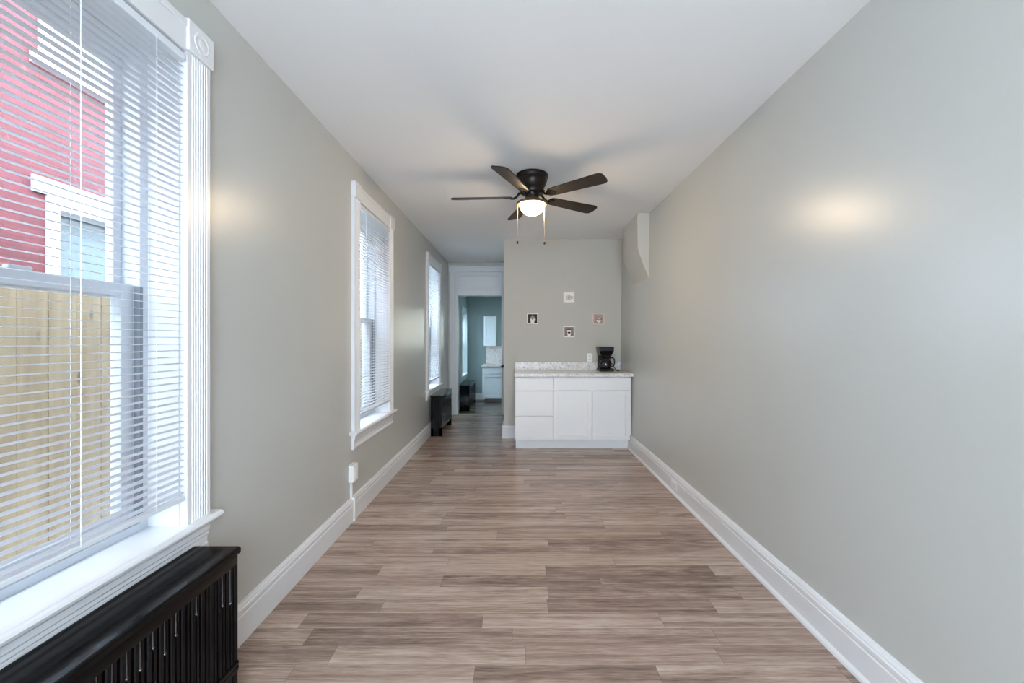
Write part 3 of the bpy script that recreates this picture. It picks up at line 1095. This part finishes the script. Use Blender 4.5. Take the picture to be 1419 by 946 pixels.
o = thing('baseboard_outlet', 'small white outlet plate let into the right baseboard', 'outlet', (XR_BOT - 0.0235, 3.64, 0.078))
MB().box(-0.006, 0, -0.060, 0.060, -0.038, 0.036, 0.002).build('cover_plate', 'plastic_white', o)
MB().box(-0.008, -0.005, -0.034, 0.034, -0.017, 0.015, 0.001).build('receptacle', 'trim', o)

# ------------------------------------------------------------------ kitchen furniture beyond the doorway
M['kitchen_cab'] = paint('pale_blue_grey_lacquer', (0.62, 0.70, 0.74), 0.4, 0.5)
kf = 10.33
kb = thing('kitchen_base_cabinet', 'pale kitchen base cabinet with drawer over panelled door, beyond the doorway', 'cabinet', (0, 0, KF))
MB().box(-0.872, 0.05, kf + 0.032, KY - 0.002, 0.114, 0.872).build('body', 'kitchen_cab', kb)
MB().box(-0.80, 0.05, kf + 0.075, kf + 0.09, 0.0, 0.114).build('toe_kick', 'greyish', kb)
slab(-0.868, -0.30, 0.706, 0.862, kf).build('drawer', 'kitchen_cab', kb)
shaker(-0.868, -0.30, 0.118, 0.690, kf, 0.03, 0.06).build('door', 'kitchen_cab', kb)
kc = thing('kitchen_countertop', 'pale stone kitchen countertop beyond the doorway', 'countertop', (0, 0, KF))
MB().box(-0.885, 0.05, kf - 0.03, KY - 0.002, 0.876, 0.914, 0.004).build('slab', 'stone', kc)
struct(MB().box(-0.82, 0.05, KY - 0.012, KY, KF + 0.916, 1.15).build('trim_2', 'stone'))
ku = thing('kitchen_wall_cabinet', 'narrow pale wall cabinet with panelled door in the kitchen', 'cabinet', (0, 0, 0))
MB().box(-0.855, -0.552, KY - 0.33, KY - 0.002, 1.155, 1.895).build('body', 'kitchen_cab', ku)
shaker(-0.853, -0.554, 1.157, 1.893, KY - 0.352, 0.02, 0.05).build('door', 'kitchen_cab', ku)

# ------------------------------------------------------------------ outside: alley, pine fence, brick house
struct(MB().box(-5.2, -1.46, -4.0, 14.0, -0.6, -0.45).build('ground', 'ground'))
FXX = -2.46
fn = thing('fence', 'raw pine board fence outside the nearest window', 'fence', (FXX, 0, -0.45))
mb = MB()
y = -3.0
k = 0
while y < 12.0:
    wv = 0.138
    top = 2.06 + 0.006 * math.sin(k * 2.3)
    mb.prism([(y, 0.03), (y + wv, 0.03), (y + wv, top - 0.025), (y + wv - 0.025, top), (y + 0.025, top), (y, top - 0.025)], -0.018 + 0.002 * (k % 2), 0.0 + 0.002 * (k % 2), 'x')
    y += wv + 0.0035
    k += 1
mb.build('board_panel', 'pine', fn)
MB().box(-0.056, -0.020, -3.0, 12.0, 0.30, 0.39).build('rail', 'pine', fn)
MB().box(-0.056, -0.020, -3.0, 12.0, 1.70, 1.79).build('rail', 'pine', fn)
for y in (-2.2, 0.2, 2.6, 5.0, 7.4, 9.8):
    MB().box(-0.146, -0.057, y, y + 0.09, 0.0, 2.0).build('post', 'seam', fn)

M['cream_reflector'] = paint('cream_reflector_wall', (0.55, 0.50, 0.38), 0.8, 0.2)
struct(MB().box(-2.0, 4.0, 14.5, 14.7, -0.45, 5.0).build('wall_added_reflector', 'cream_reflector'))  # unseen wall added for the yellowish streak it reflects on the left wall
BX = -3.30
hs = thing('brick_house', 'red painted brick house with white windows across the alley', 'building', (BX, 0, -0.45))
ww = []


def hole_wall(holes, y0, y1, z0, z1):
    mb = MB()
    hs_ = sorted(holes)
    ycur = y0
    cols = sorted({y for a in holes for y in (a[0], a[1])} | {y0, y1})
    for a, b in zip(cols[:-1], cols[1:]):
        inside = sorted([(h[2], h[3]) for h in holes if h[0] <= a + 1e-6 and h[1] >= b - 1e-6])
        z = z0
        for (p0, p1) in inside:
            mb.box(-0.25, 0, a, b, z, p0)
            z = p1
        mb.box(-0.25, 0, a, b, z, z1)
    return mb


HO = [(2.98, 3.95, 1.55, 2.80), (2.93, 3.95, 3.72, 4.70)]
hole_wall(HO, -2.0, 4.5, 0.0, 5.3).build('wall', 'brick', hs)
for (a, b, z0, z1) in HO:
    mb = MB()
    mb.box(-0.12, 0.012, a, a + 0.085, z0, z1)
    mb.box(-0.12, 0.012, b - 0.085, b, z0, z1)
    mb.box(-0.12, 0.012, a + 0.085, b - 0.085, z1 - 0.10, z1)
    mb.box(-0.12, 0.035, a - 0.05, b + 0.05, z0 - 0.07, z0 + 0.02)
    mb.box(-0.02, 0.022, a - 0.09, b + 0.09, z1 - 0.02, z1 + 0.09)
    zm = (z0 + z1) / 2
    mb.box(-0.09, -0.04, a + 0.085, b - 0.085, zm - 0.025, zm + 0.025)
    fr = mb.build('window_frame', 'vinyl', hs)
    MB().box(-0.08, -0.07, a + 0.085, b - 0.085, z0, zm).box(-0.10, -0.09, a + 0.085, b - 0.085, zm, z1 - 0.1).build('pane', 'glass', fr)
    MB().box(-0.16, -0.13, a + 0.05, b - 0.05, z0, z1).build('window_shade', 'shade', fr)
MB().box(-0.25, 0.12, -2.05, 4.55, 5.3, 5.42).box(-0.25, 0.06, -2.05, 4.55, 5.18, 5.3).build('cornice', 'vinyl', hs)
